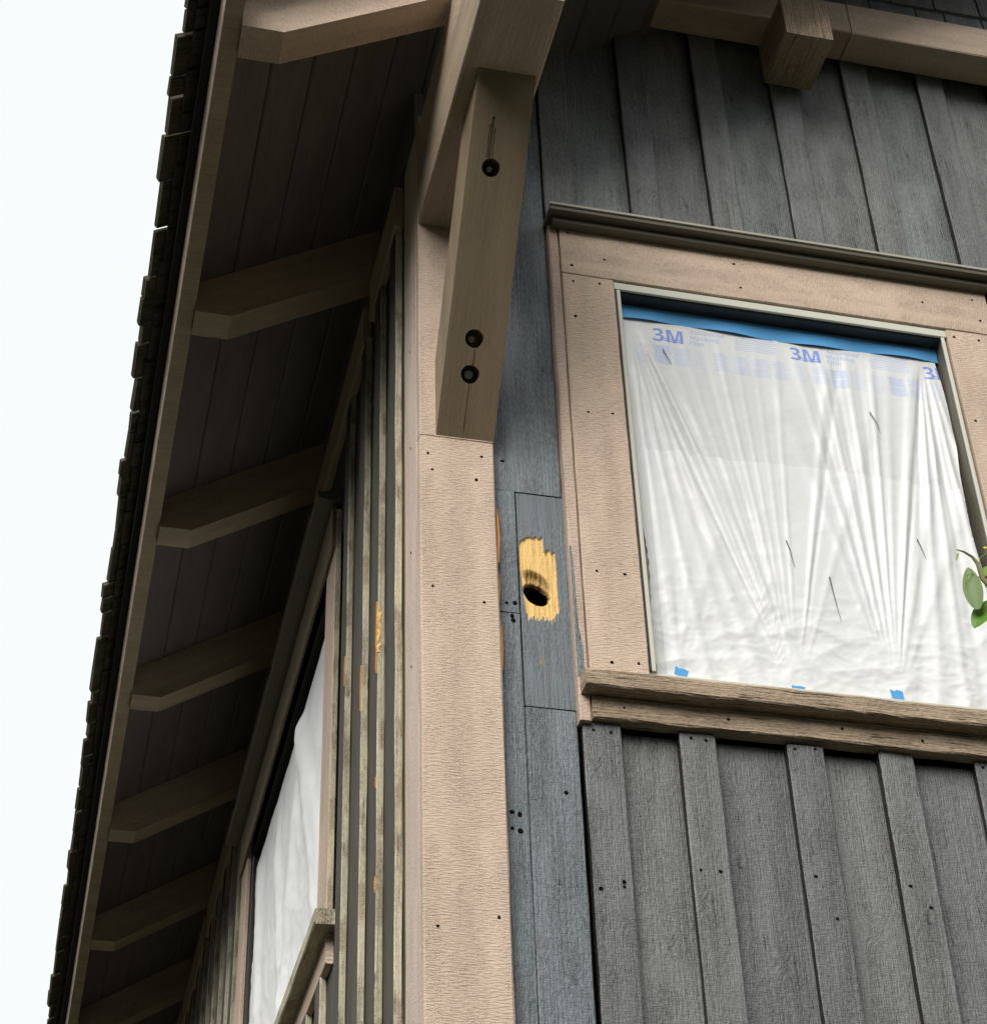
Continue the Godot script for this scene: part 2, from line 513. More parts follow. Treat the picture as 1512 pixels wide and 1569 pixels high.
# ------------------------------------------------------------ corner
func corner(house: Node3D) -> void:
	var a := board("corner_board", Vector3(0.0, 0.05, -0.038), Vector3(0.187, 4.716, 0.0), 1, M.taupe, house, 0.004, 40, 0.0008)
	for p in [Vector2(0.02, 4.66), Vector2(0.155, 4.67), Vector2(0.03, 4.61), Vector2(0.14, 4.595), Vector2(0.028, 4.26), Vector2(0.15, 4.23), Vector2(0.03, 3.40), Vector2(0.16, 3.43)]:
		nail(Vector3(p.x, p.y, 0.0005), a)
	board("corner_board", Vector3(0.0, 4.720, -0.038), Vector3(0.187, 5.90, -0.001), 1, M.taupe_b, house, 0.004, 10, 0.0006)
	var s := board("corner_board", Vector3(0.001, 0.05, -0.198), Vector3(0.03, 5.86, -0.0395), 1, M.pale, house, 0.003, 40, 0.0006)  # lighter material paints the side sky light onto this return
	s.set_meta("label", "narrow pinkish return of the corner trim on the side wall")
	for k in 4:
		nail(Vector3(0.001, 5.1 - 0.33 * k, -0.12), s, true)

# ------------------------------------------------------------ front window
func front_window(house: Node3D) -> void:
	var w := Node3D.new()
	w.name = "window"
	house.add_child(w, true)
	w.set_meta("label", "front window in wide taupe casing under a metal drip cap")
	var h := board("header", Vector3(0.396, 5.357, -0.034), Vector3(1.664, 5.545, 0.0), 0, M.taupe, w, 0.003, 20, 0.0006)
	for p in [Vector2(0.42, 5.515), Vector2(0.425, 5.39), Vector2(0.52, 5.43), Vector2(0.90, 5.49), Vector2(0.91, 5.40), Vector2(1.46, 5.45), Vector2(1.62, 5.49), Vector2(1.63, 5.41)]:
		nail(Vector3(p.x, p.y, 0.0005), h)
	var l := board("casing", Vector3(0.396, 4.03, -0.034), Vector3(0.541, 5.3545, -0.0005), 1, M.taupe, w, 0.003, 20, 0.0006)
	for p in [Vector2(0.426, 5.33), Vector2(0.50, 5.335), Vector2(0.425, 5.20), Vector2(0.505, 4.87), Vector2(0.44, 4.865), Vector2(0.50, 4.36), Vector2(0.43, 4.36), Vector2(0.45, 4.10), Vector2(0.515, 4.105)]:
		nail(Vector3(p.x, p.y, 0.0), l)
	var r := board("casing", Vector3(1.515, 4.03, -0.034), Vector3(1.660, 5.3545, -0.0005), 1, M.taupe, w, 0.003, 20, 0.0006)
	for p in [Vector2(1.535, 5.33), Vector2(1.61, 5.33), Vector2(1.54, 5.02)]:
		nail(Vector3(p.x, p.y, 0.0), r)
	board("back_band", Vector3(0.366, 3.938, -0.05), Vector3(0.394, 5.54, -0.004), 1, M.taupe_b, w, 0.004, 30, 0.0008)
	var sm := PackedVector2Array()
	for k in 15:
		sm.append(Vector2(0.3668, lerpf(4.055, 4.43, k / 14.0)))
	for k in 15:
		var f := 1.0 - k / 14.0
		sm.append(Vector2(0.3675 + (0.016 - 0.013 * f) * rng.randf_range(0.75, 1.1) + 0.004 * sin(f * 9.0) * (1.0 - f), lerpf(4.055, 4.43, f)))
	prism("paint_smear", sm, -0.0045, -0.0030, false, M.slate, w, Vector2(0, 1))
	board("sill", Vector3(0.371, 4.006, -0.05), Vector3(1.72, 4.052, 0.040), 0, M.rough_sill, w, 0.004, 30, 0.0015)
	var ap := board("apron", Vector3(0.396, 3.946, -0.04), Vector3(1.69, 4.0055, 0.0), 0, M.rough_sill, w, 0.003, 30, 0.0016)
	for x in [0.47, 0.72, 1.0, 1.20, 1.45]:
		nail(Vector3(x, 3.975 + jit(0.008), 0.0005), ap)
	# metal drip cap: a bent sheet with a turned-up lip
	var cp := PackedVector2Array([Vector2(5.600, -0.044), Vector2(5.5985, -0.0425), Vector2(5.566, -0.040), Vector2(5.558, 0.040), Vector2(5.566, 0.048), Vector2(5.562, 0.052), Vector2(5.548, 0.050), Vector2(5.5455, 0.020), Vector2(5.5455, -0.044)])
	prism("drip_cap", cp, 0.358, 1.74, true, M.cap, w, Vector2(1, 0))
	board("drip_highlight", Vector3(0.3575, 5.5605, 0.0535), Vector3(1.7405, 5.5690, 0.0565), 0, M.lip, w, 0.001)  # added pale strip, paints the highlight along the cap's top edge
	board("drip_cap_moulding", Vector3(0.372, 5.522, -0.002), Vector3(1.70, 5.5452, 0.026), 0, M.cap, w, 0.006)
	# metal frame
	var f: Material = M.frame
	board("frame_rail", Vector3(0.5425, 5.322, -0.09), Vector3(1.5135, 5.3555, -0.012), 0, M.frame_dark, w)
	board("frame_rail", Vector3(0.5425, 5.327, -0.0118), Vector3(1.5135, 5.3535, -0.004), 0, f, w)
	board("frame_rail", Vector3(0.5425, 4.053, -0.09), Vector3(1.5135, 4.092, -0.012), 0, f, w)
	board("frame_stile", Vector3(0.5425, 4.0925, -0.09), Vector3(0.5545, 5.3215, -0.0125), 1, f, w)
	board("frame_stile", Vector3(0.5432, 4.0925, -0.0122), Vector3(0.5475, 5.326, -0.0045), 1, M.frame_dark, w)
	board("frame_stile", Vector3(0.5485, 4.0925, -0.0122), Vector3(0.5590, 5.326, -0.0045), 1, f, w)
	board("frame_stile", Vector3(1.4995, 4.0925, -0.09), Vector3(1.5135, 5.3215, -0.0125), 1, M.cap, w)
	board("frame_stile", Vector3(1.4975, 4.0925, -0.0122), Vector3(1.5075, 5.326, -0.0045), 1, f, w)
	board("sash", Vector3(0.555, 4.0925, -0.088), Vector3(0.594, 5.3215, -0.070), 1, f, w)
	board("pane", Vector3(0.5945, 4.0925, -0.082), Vector3(1.499, 5.3215, -0.077), 0, M.glass, w, 0.0005)
	# dark room behind the glass
	board("room_back", Vector3(0.45, 3.95, -0.255), Vector3(1.62, 5.45, -0.25), 1, M.core, w)

# ------------------------------------------------------------ side wall
# a batten whose face is dark and whose edges kept the old pale paint: two surfaces of one mesh
func side_batten(z: float, y0: float, y1: float, parent: Node3D, pp: Vector3, segs: int, wd: float = 0.089, t: float = 0.02) -> MeshInstance3D:
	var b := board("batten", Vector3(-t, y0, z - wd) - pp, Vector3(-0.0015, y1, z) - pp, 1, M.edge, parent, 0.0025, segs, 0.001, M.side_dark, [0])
	return b

func side_wall(house: Node3D) -> void:
	var w := Node3D.new()
	w.name = "side_wall"
	house.add_child(w, true)
	w.set_meta("label", "side wall of dark boards and battens with pale old paint on their edges")
	board("wall_core", Vector3(0.10, 0, -11.0), Vector3(0.30, 5.98, -0.4), 1, M.core, w)
	# boards
	var z := -0.19
	var k := 0
	while z > -10.5:
		var z1 := z - 0.243
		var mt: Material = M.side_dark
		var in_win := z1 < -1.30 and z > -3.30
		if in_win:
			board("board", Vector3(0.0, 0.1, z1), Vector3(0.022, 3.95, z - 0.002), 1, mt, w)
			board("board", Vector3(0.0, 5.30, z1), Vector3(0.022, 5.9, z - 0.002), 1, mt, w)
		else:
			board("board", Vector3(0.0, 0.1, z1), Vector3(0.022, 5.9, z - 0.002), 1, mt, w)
		z = z1
		k += 1
	# battens
	for zn in [-0.213, -0.441, -0.673, -0.945]:
		side_batten(zn, 0.12, 5.66, w, Vector3.ZERO, 30)
	z = -1.26
	while z > -3.35:
		side_batten(z, 0.12, 3.86, w, Vector3.ZERO, 8)
		z -= 0.245
	z = -3.55
	while z > -10.4:
		side_batten(z, 0.12, 5.66, w, Vector3.ZERO, 8 if z > -6.0 else 1)
		z -= 0.262 + jit(0.008)
	# frieze boards between the rafters
	for i in 10:
		var za := 0.345 - 1.052 * i
		var zb := 0.45 - 1.052 * (i + 1)
		board("frieze_board", Vector3(-0.026, 5.655, zb), Vector3(-0.001, 5.815, minf(za, -0.2)), 2, M.timber, w, 0.003)
		board("blocking", Vector3(0.002, 5.82, zb), Vector3(0.03, 6.06, minf(za, -0.05)), 2, M.deck, w, 0.002)
	# pecked bare wood on the battens
	for s in [[-0.446, -0.466, 4.30, 4.52, 0], [-0.676, -0.684, 4.33, 4.47, 1], [-0.948, -0.956, 4.58, 4.68, 1], [-0.444, -0.452, 3.70, 3.735, 1], [-0.444, -0.449, 3.97, 4.0, 1]]:
		var pl := PackedVector2Array()
		var steps := 9
		for k2 in steps + 1:
			var f := float(k2) / steps
			pl.append(Vector2(lerpf(s[2], s[3], f), s[0] + 0.0008 * (k2 % 2)))
		for k2 in steps + 1:
			var f := 1.0 - float(k2) / steps
			pl.append(Vector2(lerpf(s[2], s[3], f) + jit(0.006), lerpf(s[0], s[1], (0.25 + 0.75 * sin(PI * clampf(f * 0.9 + 0.05, 0.0, 1.0))) * rng.randf_range(0.45, 1.0))))
		prism("bare_sliver", pl, -0.0235, -0.012, true, M.raw_orange, w, Vector2(1, 0))
		if s[4] == 0:
			board("bare_sliver", Vector3(-0.0212, 4.36, -0.4425), Vector3(-0.0135, 4.50, -0.4402), 1, M.raw, w, 0.001, 12, 0.0022)
	# rear and right walls close the house
	board("far_wall", Vector3(0.3, 0, -11.0), Vector3(7.0, 5.95, -10.8), 1, M.core, w)
	board("far_wall", Vector3(6.8, 0, -10.8), Vector3(7.0, 5.95, -0.45), 1, M.core, w)

func side_window(house: Node3D) -> void:
	var w := Node3D.new()
	w.name = "window"
	house.add_child(w, true)
	w.set_meta("label", "side window under the eave with taupe casing and deep sill")
	var n := board("casing", Vector3(-0.018, 3.96, -1.372), Vector3(-0.001, 5.40, -1.198), 1, M.taupe, w, 0.003, 16, 0.0006)
	n.set_meta("label", "near casing of the side window")
	board("casing_edge", Vector3(-0.0165, 3.96, -1.1975), Vector3(-0.001, 5.40, -1.194), 1, M.edge, w, 0.001, 16, 0.0005)
	board("casing", Vector3(-0.018, 3.96, -3.42), Vector3(-0.001, 5.40, -3.245), 1, M.taupe, w)
	board("header", Vector3(-0.030, 5.252, -3.42), Vector3(-0.0185, 5.415, -1.198), 2, M.olive, w)  # dark tone paints in the shade under the cap
	var cp := PackedVector2Array([Vector2(-0.002, 5.47), Vector2(-0.070, 5.445), Vector2(-0.080, 5.452), Vector2(-0.084, 5.446), Vector2(-0.080, 5.425), Vector2(-0.045, 5.418), Vector2(-0.002, 5.418)])
	prism("drip_cap", cp, -3.48, -1.175, false, M.cap, w, Vector2(1, 0))
	board("sill", Vector3(-0.062, 3.938, -3.50), Vector3(0.03, 3.982, -1.115), 2, M.edge, w, 0.004, 16, 0.0012)
	board("apron", Vector3(-0.020, 3.852, -3.44), Vector3(-0.001, 3.9375, -1.17), 2, M.taupe, w, 0.003, 8, 0.001)
	# frame, soffit and jambs of the opening
	board("frame_rail", Vector3(-0.0005, 5.255, -3.24), Vector3(0.09, 5.29, -1.374), 2, M.frame_dark, w)
	board("frame_rail", Vector3(-0.005, 3.983, -3.24), Vector3(0.09, 4.03, -1.374), 2, M.frame, w)
	board("frame_stile", Vector3(-0.0005, 4.031, -1.40), Vector3(0.09, 5.2545, -1.374), 1, M.frame, w)
	board("frame_stile", Vector3(-0.0005, 4.031, -3.24), Vector3(0.09, 5.2545, -3.205), 1, M.frame_dark, w)
	board("pane", Vector3(0.045, 4.031, -3.204), Vector3(0.05, 5.2545, -1.401), 2, M.glass, w, 0.0005)

# ------------------------------------------------------------ roof
func roof(house: Node3D) -> void:
	var r := Node3D.new()
	r.name = "roof"
	house.add_child(r, true)
	r.set_meta("label", "low wood shake roof with exposed rafters and plank soffit")
	var ang := atan(PITCH)
	var zn := 0.56
	var zf := -11.2
	# the roof body above the deck and the far slope
	var th := 0.028 / cos(ang)
	prism("roof_body", PackedVector2Array([Vector2(-0.52, deck_y(-0.52) + th), Vector2(3.5, deck_y(3.5) + th), Vector2(7.6, deck_y(-0.6) + th), Vector2(7.6, deck_y(-0.6) + th + 0.12), Vector2(3.5, deck_y(3.5) + th + 0.16), Vector2(-0.40, deck_y(-0.40) + th + 0.05)]), zf, zn, false, M.core, r, Vector2(1, 0))
	# deck planks run along the eave
	var x := -0.545
	var first := true
	while x < 3.4:
		var wd := 0.1105 if first else 0.1155
		first = false
		var mid := x + wd / 2
		var hw := wd / 2 / cos(ang)
		var p := board("deck_plank", Vector3(-hw + 0.0015, 0.0, zf), Vector3(hw - 0.0015, 0.025, zn), 2, M.deck, r, 0.005)
		p.rotation.z = ang
		p.position = Vector3(mid, deck_y(mid), (zf + zn) / 2) + Vector3(-sin(ang), cos(ang), 0) * 0.0135
		x += wd
	# rafters with level-cut tails
	for i in 11:
		var z1 := 0.450 - 1.052 * i
		var z0 := z1 - 0.104
		var y_t := 5.600
		var xe := 2.2 if i == 0 else 0.10
		var poly := PackedVector2Array([Vector2(-0.5405, y_t), Vector2(-0.434, y_t), Vector2(xe, y_t + PITCH * (xe + 0.434)), Vector2(xe, deck_y(xe) - 0.002), Vector2(-0.5405, deck_y(-0.5405) - 0.002)])
		var o := prism("rafter", poly, z0, z1, false, M.timber if i > 0 else M.taupe, r, Vector2(cos(ang), sin(ang)))  # nearest rafter takes the lighter taupe so its side looks lit
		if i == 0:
			o.set_meta("label", "nearest rafter, its open light put into a lighter tone")
	# fascia in two lengths, a dark drip edge and the shakes
	for fz in [[-3.9, zn], [zf, -3.903]]:
		prism("fascia", PackedVector2Array([Vector2(-0.5415, 5.616), Vector2(-0.5885, 5.616), Vector2(-0.5905, 5.619), Vector2(-0.5985, 5.692), Vector2(-0.5985, 5.742), Vector2(-0.5415, 5.742)]), fz[0], fz[1], false, M.timber, r, Vector2(0, 1))
	board("drip_edge", Vector3(-0.624, 5.6915, zf), Vector3(-0.599, 5.735, zn), 2, M.core, r, 0.003, 30, 0.001)
	var ux := Vector3(cos(ang), sin(ang), 0)
	var up := Vector3(-sin(ang), cos(ang), 0)
	var edge := Vector3(-0.66, 5.703, 0)
	for layer in 3:
		var z := zn
		while z > -9.5:
			var wd := rng.randf_range(0.07, 0.21)
			if z < -5.0:
				wd *= 1.4
			var gap := rng.randf_range(0.003, 0.012)
			var thk := rng.randf_range(0.009, 0.016) + (0.006 if layer == 1 else 0.0)
			var start := [0.018, -0.012, 0.20][layer] + jit(0.011 if layer == 1 else 0.006) as float
			var ln := 0.42
			var o := board("shake", Vector3(0, 0, -wd + gap), Vector3(ln, thk, 0), 0, M.shake, r, 0.003, 4, 0.0022)
			o.rotation = Vector3(jit(0.012), jit(0.012), ang - 0.035 + jit(0.012))
			o.position = edge + ux * (start + ln / 2) + up * (0.004 + layer * 0.017 + thk / 2) + Vector3(0, 0, z - wd / 2)
			z -= wd

# ------------------------------------------------------------ heavy timbers
func beams(house: Node3D) -> void:
	var b := board("outrigger_beam", Vector3(0.0, 5.461, -0.0005), Vector3(0.2, 5.70, 0.79), 2, M.timber, house, 0.004, 6, 0.0006)
	b.set_meta("label", "heavy outrigger beam carried by the brace at the corner")
	board("beam_cap", Vector3(0.004, 5.7025, 0.0), Vector3(0.196, 5.866, 0.78), 2, M.taupe, house, 0.003)
	# knee brace: built along its own length, then counterbored
	var a := Vector3(0, 4.722, 0.002)
	var e := Vector3(0, 5.4605, 0.5535)
	var dir := (e - a).normalized()
	var up := Vector3(0, dir.z, -dir.y)            # towards the inner (upper) side
	var br := CSGCombiner3D.new()
	br.name = "knee_brace"
	house.add_child(br, true)
	br.set_meta("label", "diagonal timber knee brace with three counterbored bolt holes")
	var body := CSGPolygon3D.new()
	# profile in the z-y plane
	var thick := 0.145
	var t_in := thick / absf(up.y)                  # along the beam bottom
	var t_wall := thick / absf(dir.z)
	body.polygon = PackedVector2Array([Vector2(-0.0015, 4.722), Vector2(0.5535, 5.4600), Vector2(0.5535 - thick / dir.y, 5.4600), Vector2(-0.0015, 4.722 + thick / dir.z)])
	body.depth = 0.147
	body.material = M.brown
	br.add_child(body)
	body.transform = Transform3D(Basis(Vector3(0, 0, 1), Vector3(0, 1, 0), Vector3(-1, 0, 0)), Vector3(0.041, 0, 0))
	var outn := Vector3(0, -dir.z, dir.y)            # out of the lower face
	for s in [[0.101, 0.677, 0.0235], [0.109, 0.2486, 0.0235], [0.109, 0.1588, 0.0235]]:
		var c := CSGCylinder3D.new()
		c.operation = CSGShape3D.OPERATION_SUBTRACTION
		c.radius = s[2]
		c.height = 0.11
		c.sides = 28
		c.material = M.brown
		br.add_child(c)
		c.transform = Transform3D(Basis(Vector3(1, 0, 0), outn, Vector3(1, 0, 0).cross(outn)), Vector3(s[0], 0, 0) + Vector3(0, a.y, a.z) + dir * s[1])
	# gouge above the top hole and a drying split under the lowest
	for s in [[0.088, 0.742, 0.005, 0.085, 0.006], [0.094, 0.75, 0.006, 0.11, 0.008], [0.1005, 0.738, 0.0045, 0.075, 0.005], [0.114, 0.204, 0.004, 0.06, 0.01], [0.109, 0.075, 0.0018, 0.125, 0.03]]:
		var q := CSGBox3D.new()
		q.operation = CSGShape3D.OPERATION_SUBTRACTION
		q.size = Vector3(s[2], s[3], s[4])
		q.material = M.brown
		br.add_child(q)
		q.transform = Transform3D(Basis(Vector3(1, 0, 0), dir, Vector3(1, 0, 0).cross(dir)), Vector3(s[0], a.y, a.z) + dir * s[1])
	for s in [[0.101, 0.677, 0.030, 0.008], [0.107, 0.2486, 0.036, 0.009], [0.108, 0.1588, 0.026, 0.011]]:
		var cm := CylinderMesh.new()
		cm.top_radius = s[3]
		cm.bottom_radius = s[3] * 1.05
		cm.height = 0.03
		cm.radial_segments = 6 if s[3] < 0.01 else 16
		var bo := put(cm, "bolt", M.steel, br)
		bo.transform = Transform3D(Basis(Vector3(1, 0, 0), outn, Vector3(1, 0, 0).cross(outn)), Vector3(s[0], a.y, a.z) + dir * s[1] - outn * (s[2] + 0.008))
		var wm := CylinderMesh.new()
		wm.top_radius = 0.017
		wm.bottom_radius = 0.017
		wm.height = 0.003
		wm.radial_segments = 20
		var wa := put(wm, "washer", M.nail, br)
		wa.transform = Transform3D(Basis(Vector3(1, 0, 0), outn, Vector3(1, 0, 0).cross(outn)), Vector3(s[0], a.y, a.z) + dir * s[1] - outn * (s[2] + 0.022))
	# the ledger and the projecting joist end
	board("ledger_beam", Vector3(0.60, 6.514, -0.0195), Vector3(1.369, 6.658, 0.094), 0, M.taupe, house, 0.004, 10, 0.0008)
	board("ledger_beam", Vector3(1.3725, 6.513, -0.0195), Vector3(4.5, 6.659, 0.094), 0, M.taupe, house, 0.004, 10, 0.0008)
	var j := board("joist_end", Vector3(1.100, 6.338, -0.0185), Vector3(1.252, 6.5125, 0.181), 2, M.rough_sill, house, 0.004, 3, 0.001)
	j.set_meta("label", "square joist end projecting under the ledger beam")

# ------------------------------------------------------------ masking film
func print_text(im: Image, txt: String, px: float, x: float, y: float, bold: bool, italic: float, col: Color, scale: float) -> void:
	var f := SystemFont.new()
	f.font_names = PackedStringArray(["Droid Sans"])
	f.font_weight = 700 if bold else 400
	var t := TextMesh.new()
	t.font = f
	t.text = txt
	t.font_size = 64
	t.pixel_size = px / 64.0
	t.depth = 0.0
	t.horizontal_alignment = HORIZONTAL_ALIGNMENT_LEFT
	var arr := t.get_mesh_arrays()
	if arr.is_empty():
		return
	var vs: PackedVector3Array = arr[Mesh.ARRAY_VERTEX]
	var ix: PackedInt32Array = arr[Mesh.ARRAY_INDEX]
	var minx := 1e9
	for v in vs:
		minx = minf(minx, v.x)
	for k in range(0, ix.size(), 3):
		var p := PackedVector2Array()
		for q in 3:
			var v := vs[ix[k + q]]
			p.append(Vector2(x + (v.x - minx) * scale + v.y * italic, y - v.y))
		var lo := p[0].min(p[1]).min(p[2])
		var hi := p[0].max(p[1]).max(p[2])
		for yy in range(maxi(0, int(lo.y)), mini(im.get_height() - 1, int(hi.y) + 1) + 1):
			for xx in range(maxi(0, int(lo.x)), mini(im.get_width() - 1, int(hi.x) + 1) + 1):
				if Geometry2D.point_is_inside_triangle(Vector2(xx + 0.5, yy + 0.5), p[0], p[1], p[2]):
					im.set_pixel(xx, yy, col)

func film_texture() -> ImageTexture:
	# 1 px = 0.8 mm, 0.96 x 1.24 m
	var w := 1200
	var h := 1550
	var white := lin(0.66, 0.675, 0.68)
	var im := Image.create(w, h, false, Image.FORMAT_RGB8)
	im.fill(white)
	var blue := lin(0.20, 0.29, 0.66)
	var pale := lin(0.42, 0.50, 0.72)
	var faint := lin(0.56, 0.61, 0.73)
	var band := 78
	for n in 3:
		var x0 := 120 + n * 512
		print_text(im, "3M", 82, x0, band + 48, true, 0.0, blue, 1.0)
		im.fill_rect(Rect2i(x0 + 26, band + 58, 86, 4), blue)
		im.fill_rect(Rect2i(x0 + 40, band + 67, 72, 5), blue)
		print_text(im, "Advanced", 25, x0 + 140, band + 12, true, 0.2, pale, 1.1)
		print_text(im, "Masking", 25, x0 + 138, band + 37, true, 0.2, pale, 1.1)
		print_text(im, "Film", 25, x0 + 136, band + 62, true, 0.2, pale, 1.1)
		for q in 2:
			print_text(im, "72 in / 6 ft 1,83 m", 17, x0 - 70 + q * 246, band - 34, false, 0.0, pale, 1.0)
			im.fill_rect(Rect2i(x0 - 70 + q * 246, band - 28, 170, 2), faint)
		for k in 8:
			var sh := 24 if k < 2 else 0
			im.fill_rect(Rect2i(x0 + 300 + sh + (k % 3) * 4, band - 2 + k * 9, 158 - sh - (k % 2) * 9, 3), pale)
	# rows of small print
	rng.seed = 99
	for n in 16:
		var x0 := 44 + n * 73
		var tone := faint if n % 3 != 1 else pale.lerp(faint, 0.45)
		var solid := n % 4 == 1 or n % 4 == 2
		for row in 2:
			var y0 := 172 + row * 44
			if solid:
				im.fill_rect(Rect2i(x0, y0, 60, 40), tone.lerp(white, 0.35))
			for k in 6:
				im.fill_rect(Rect2i(x0 + rng.randi() % 4, y0 + 2 + k * 7, 60 - rng.randi() % 16, 3), tone)
	im.generate_mipmaps()
	return ImageTexture.create_from_image(im)

func film_mesh(cols: int, rows: int, f: Callable) -> ArrayMesh:
	var st := SurfaceTool.new()
	st.begin(Mesh.PRIMITIVE_TRIANGLES)
	st.set_smooth_group(0)
	for j in rows + 1:
		for i in cols + 1:
			var s := float(i) / cols
			var t := float(j) / rows
			st.set_uv(Vector2(s, t))
			st.add_vertex(f.call(s, t))
	for j in rows:
		for i in cols:
			var a := j * (cols + 1) + i
			for q in [a, a + 1, a + cols + 1, a + 1, a + cols + 2, a + cols + 1]:
				st.add_index(q)
	st.generate_normals()
	return st.commit()

func tape_tab(p: Vector3, sx: float, sy: float, rot: float, label: String, group: String, facing_x: bool = false) -> void:
	var poly := PackedVector2Array([Vector2(-sx / 2, -sy / 2), Vector2(sx * 0.42, -sy * 0.55), Vector2(sx / 2, sy * 0.35), Vector2(sx * 0.1, sy * 0.5), Vector2(-sx * 0.2, sy * 0.4), Vector2(-sx * 0.5, sy * 0.55)])
	for i in poly.size():
		poly[i] = poly[i].rotated(rot)
	var o: MeshInstance3D
	if facing_x:
		for i in poly.size():
			poly[i] = Vector2(poly[i].y + p.y, poly[i].x + p.z)
		o = prism("tape_tab", poly, p.x - 0.0006, p.x + 0.0006, true, M.tape, self)
	else:
		for i in poly.size():
			poly[i] = poly[i] + Vector2(p.x, p.y)
		o = prism("tape_tab", poly, p.z - 0.0006, p.z + 0.0006, false, M.tape, self)
	tag(o, label, "tape", group)

func front_film() -> void:
	var nz := FastNoiseLite.new()
	nz.seed = 8
	nz.frequency = 1.0
	nz.fractal_octaves = 3
	var rd := FastNoiseLite.new()
	rd.seed = 21
	rd.frequency = 1.0
	rd.fractal_type = FastNoiseLite.FRACTAL_RIDGED
	rd.fractal_octaves = 3
	# gathers fan out from where the film is held: x, y, then [slope, width, height]
	var fans := [
		[Vector2(0.925, 4.118), 1.0, [[-0.335, 0.022, 0.012], [-0.295, 0.016, -0.008], [-0.262, 0.012, 0.010], [-0.21, 0.012, 0.006], [-0.165, 0.009, 0.005], [-0.12, 0.010, -0.005], [-0.075, 0.008, 0.006], [-0.03, 0.007, 0.004], [0.02, 0.009, 0.004], [0.075, 0.010, 0.005], [0.21, 0.014, 0.007], [0.24, 0.010, -0.004], [0.36, 0.03, 0.004], [-0.42, 0.03, -0.006]]],
		[Vector2(1.180, 4.125), 1.0, [[-0.19, 0.025, 0.006], [-0.11, 0.012, 0.007], [-0.075, 0.010, -0.006], [-0.04, 0.009, 0.008], [-0.005, 0.009, -0.006], [0.03, 0.010, 0.009], [0.062, 0.010, -0.006], [0.095, 0.010, 0.010], [0.14, 0.015, 0.006], [0.205, 0.016, 0.012], [0.235, 0.012, -0.008], [0.30, 0.03, 0.006], [0.45, 0.05, 0.006]]],
		[Vector2(0.632, 4.122), 0.55, [[-0.06, 0.03, 0.005], [0.0, 0.02, 0.006], [0.05, 0.02, -0.004], [0.14, 0.03, 0.006], [0.3, 0.04, 0.005]]],
		[Vector2(0.585, 5.31), -1.0, [[-0.04, 0.012, 0.006], [-0.10, 0.012, 0.008], [-0.16, 0.014, 0.006], [-0.21, 0.016, 0.011], [-0.26, 0.018, -0.008], [-0.31, 0.016, 0.010], [-0.42, 0.03, 0.005]]],
		[Vector2(1.455, 5.33), -1.0, [[-0.10, 0.02, 0.008], [-0.03, 0.014, 0.010], [0.03, 0.014, -0.008], [0.075, 0.012, 0.010], [0.13, 0.014, 0.010], [0.17, 0.014, -0.006], [0.22, 0.03, 0.006]]],
	]
	var surf := func(x: float, y: float) -> float:
		var z := 0.0
		for fan in fans:
			var dy: float = (y - fan[0].y) * signf(fan[1])
			if dy < 0.004:
				continue
			var reach := absf(fan[1])
			var th: float = (x - fan[0].x) / (dy + 0.02) * signf(fan[1])
			var amp := clampf((dy - 0.05) / 0.35, 0.0, 1.0) * exp(-dy * 0.7 / reach) * (1.0 if reach > 0.9 else exp(-dy * 3.0))
			for rg in fan[2]:
				var q: float = (th - rg[0]) / rg[1]
				if absf(q) < 3.0:
					z += rg[2] * 0.6 * amp * exp(-q * q)
		z += 0.004 * nz.get_noise_2d(x * 3.0, y * 1.2)
		var low := smoothstep(4.55, 4.15, y)
		z += (0.0004 + 0.0026 * low) * (rd.get_noise_2d(x * 5.0 + 3.0, y * 7.0) - 0.2)
		z += 0.0003 * rd.get_noise_2d(x * 9.0, y * 14.0 + 5.0)
		return z
	var left := func(y: float) -> float:
		return 0.568 + 0.004 * sin(y * 13.0) + 0.010 * smoothstep(4.7, 4.45, y) + 0.003 * nz.get_noise_2d(y * 30.0, 1.0)
	var right := func(y: float) -> float:
		return 1.490 + 0.006 * sin(y * 9.0) - 0.02 * smoothstep(4.5, 4.2, y)
	var bottom := func(x: float) -> float:
		var d := 9.0
		for ax in [0.632, 0.925, 1.18, 1.43]:
			d = minf(d, absf(x - ax))
		return 4.086 + 0.012 * smoothstep(0.0, 0.10, d) + 0.006 * nz.get_noise_2d(x * 14.0, 7.0)
	var sheet := func(s: float, t: float) -> Vector3:
		var y := lerpf(5.325, 4.115, t)
		var x := lerpf(left.call(y), right.call(y), s)
		y = lerpf(5.325, bottom.call(x), t)
		var hold := smoothstep(0.03, 0.16, 5.325 - y)
		return Vector3(x, y, -0.053 + surf.call(x, y) * hold * 1.5)
	var film := thing("masking_film", "white masking film with blue print taped over the front window", "plastic film", Vector3(1.03, 4.112, -0.053), "masking film over windows")
	var m := StandardMaterial3D.new()
	m.albedo_texture = film_texture()
	m.roughness = 0.42
	m.metallic_specular = 0.5
	var o := put(film_mesh(230, 280, sheet), "film_sheet", m, film)
	o.position = -film.position
	# second, unfolded layer lying over the lower half
	var lower := func(s: float, t: float) -> Vector3:
		var x := lerpf(0.60, 1.492, s)
		var edge: float = 4.812 + 0.004 * sin(x * 7.0) + 0.003 * nz.get_noise_2d(x * 9.0, 3.0)
		var y: float = lerpf(edge, bottom.call(x) + 0.004, t)
		x = clampf(x, left.call(y) + 0.002, right.call(y) - 0.002)
		return Vector3(x, y, -0.0505 + surf.call(x, y) * 1.5)
	var m2 := plain(lin(0.72, 0.735, 0.74), 0.42, 0.5)
	var o2 := put(film_mesh(200, 170, lower), "second_layer", m2, film)
	o2.position = -film.position
	var dark := plain(lin(0.12, 0.12, 0.12), 0.8)
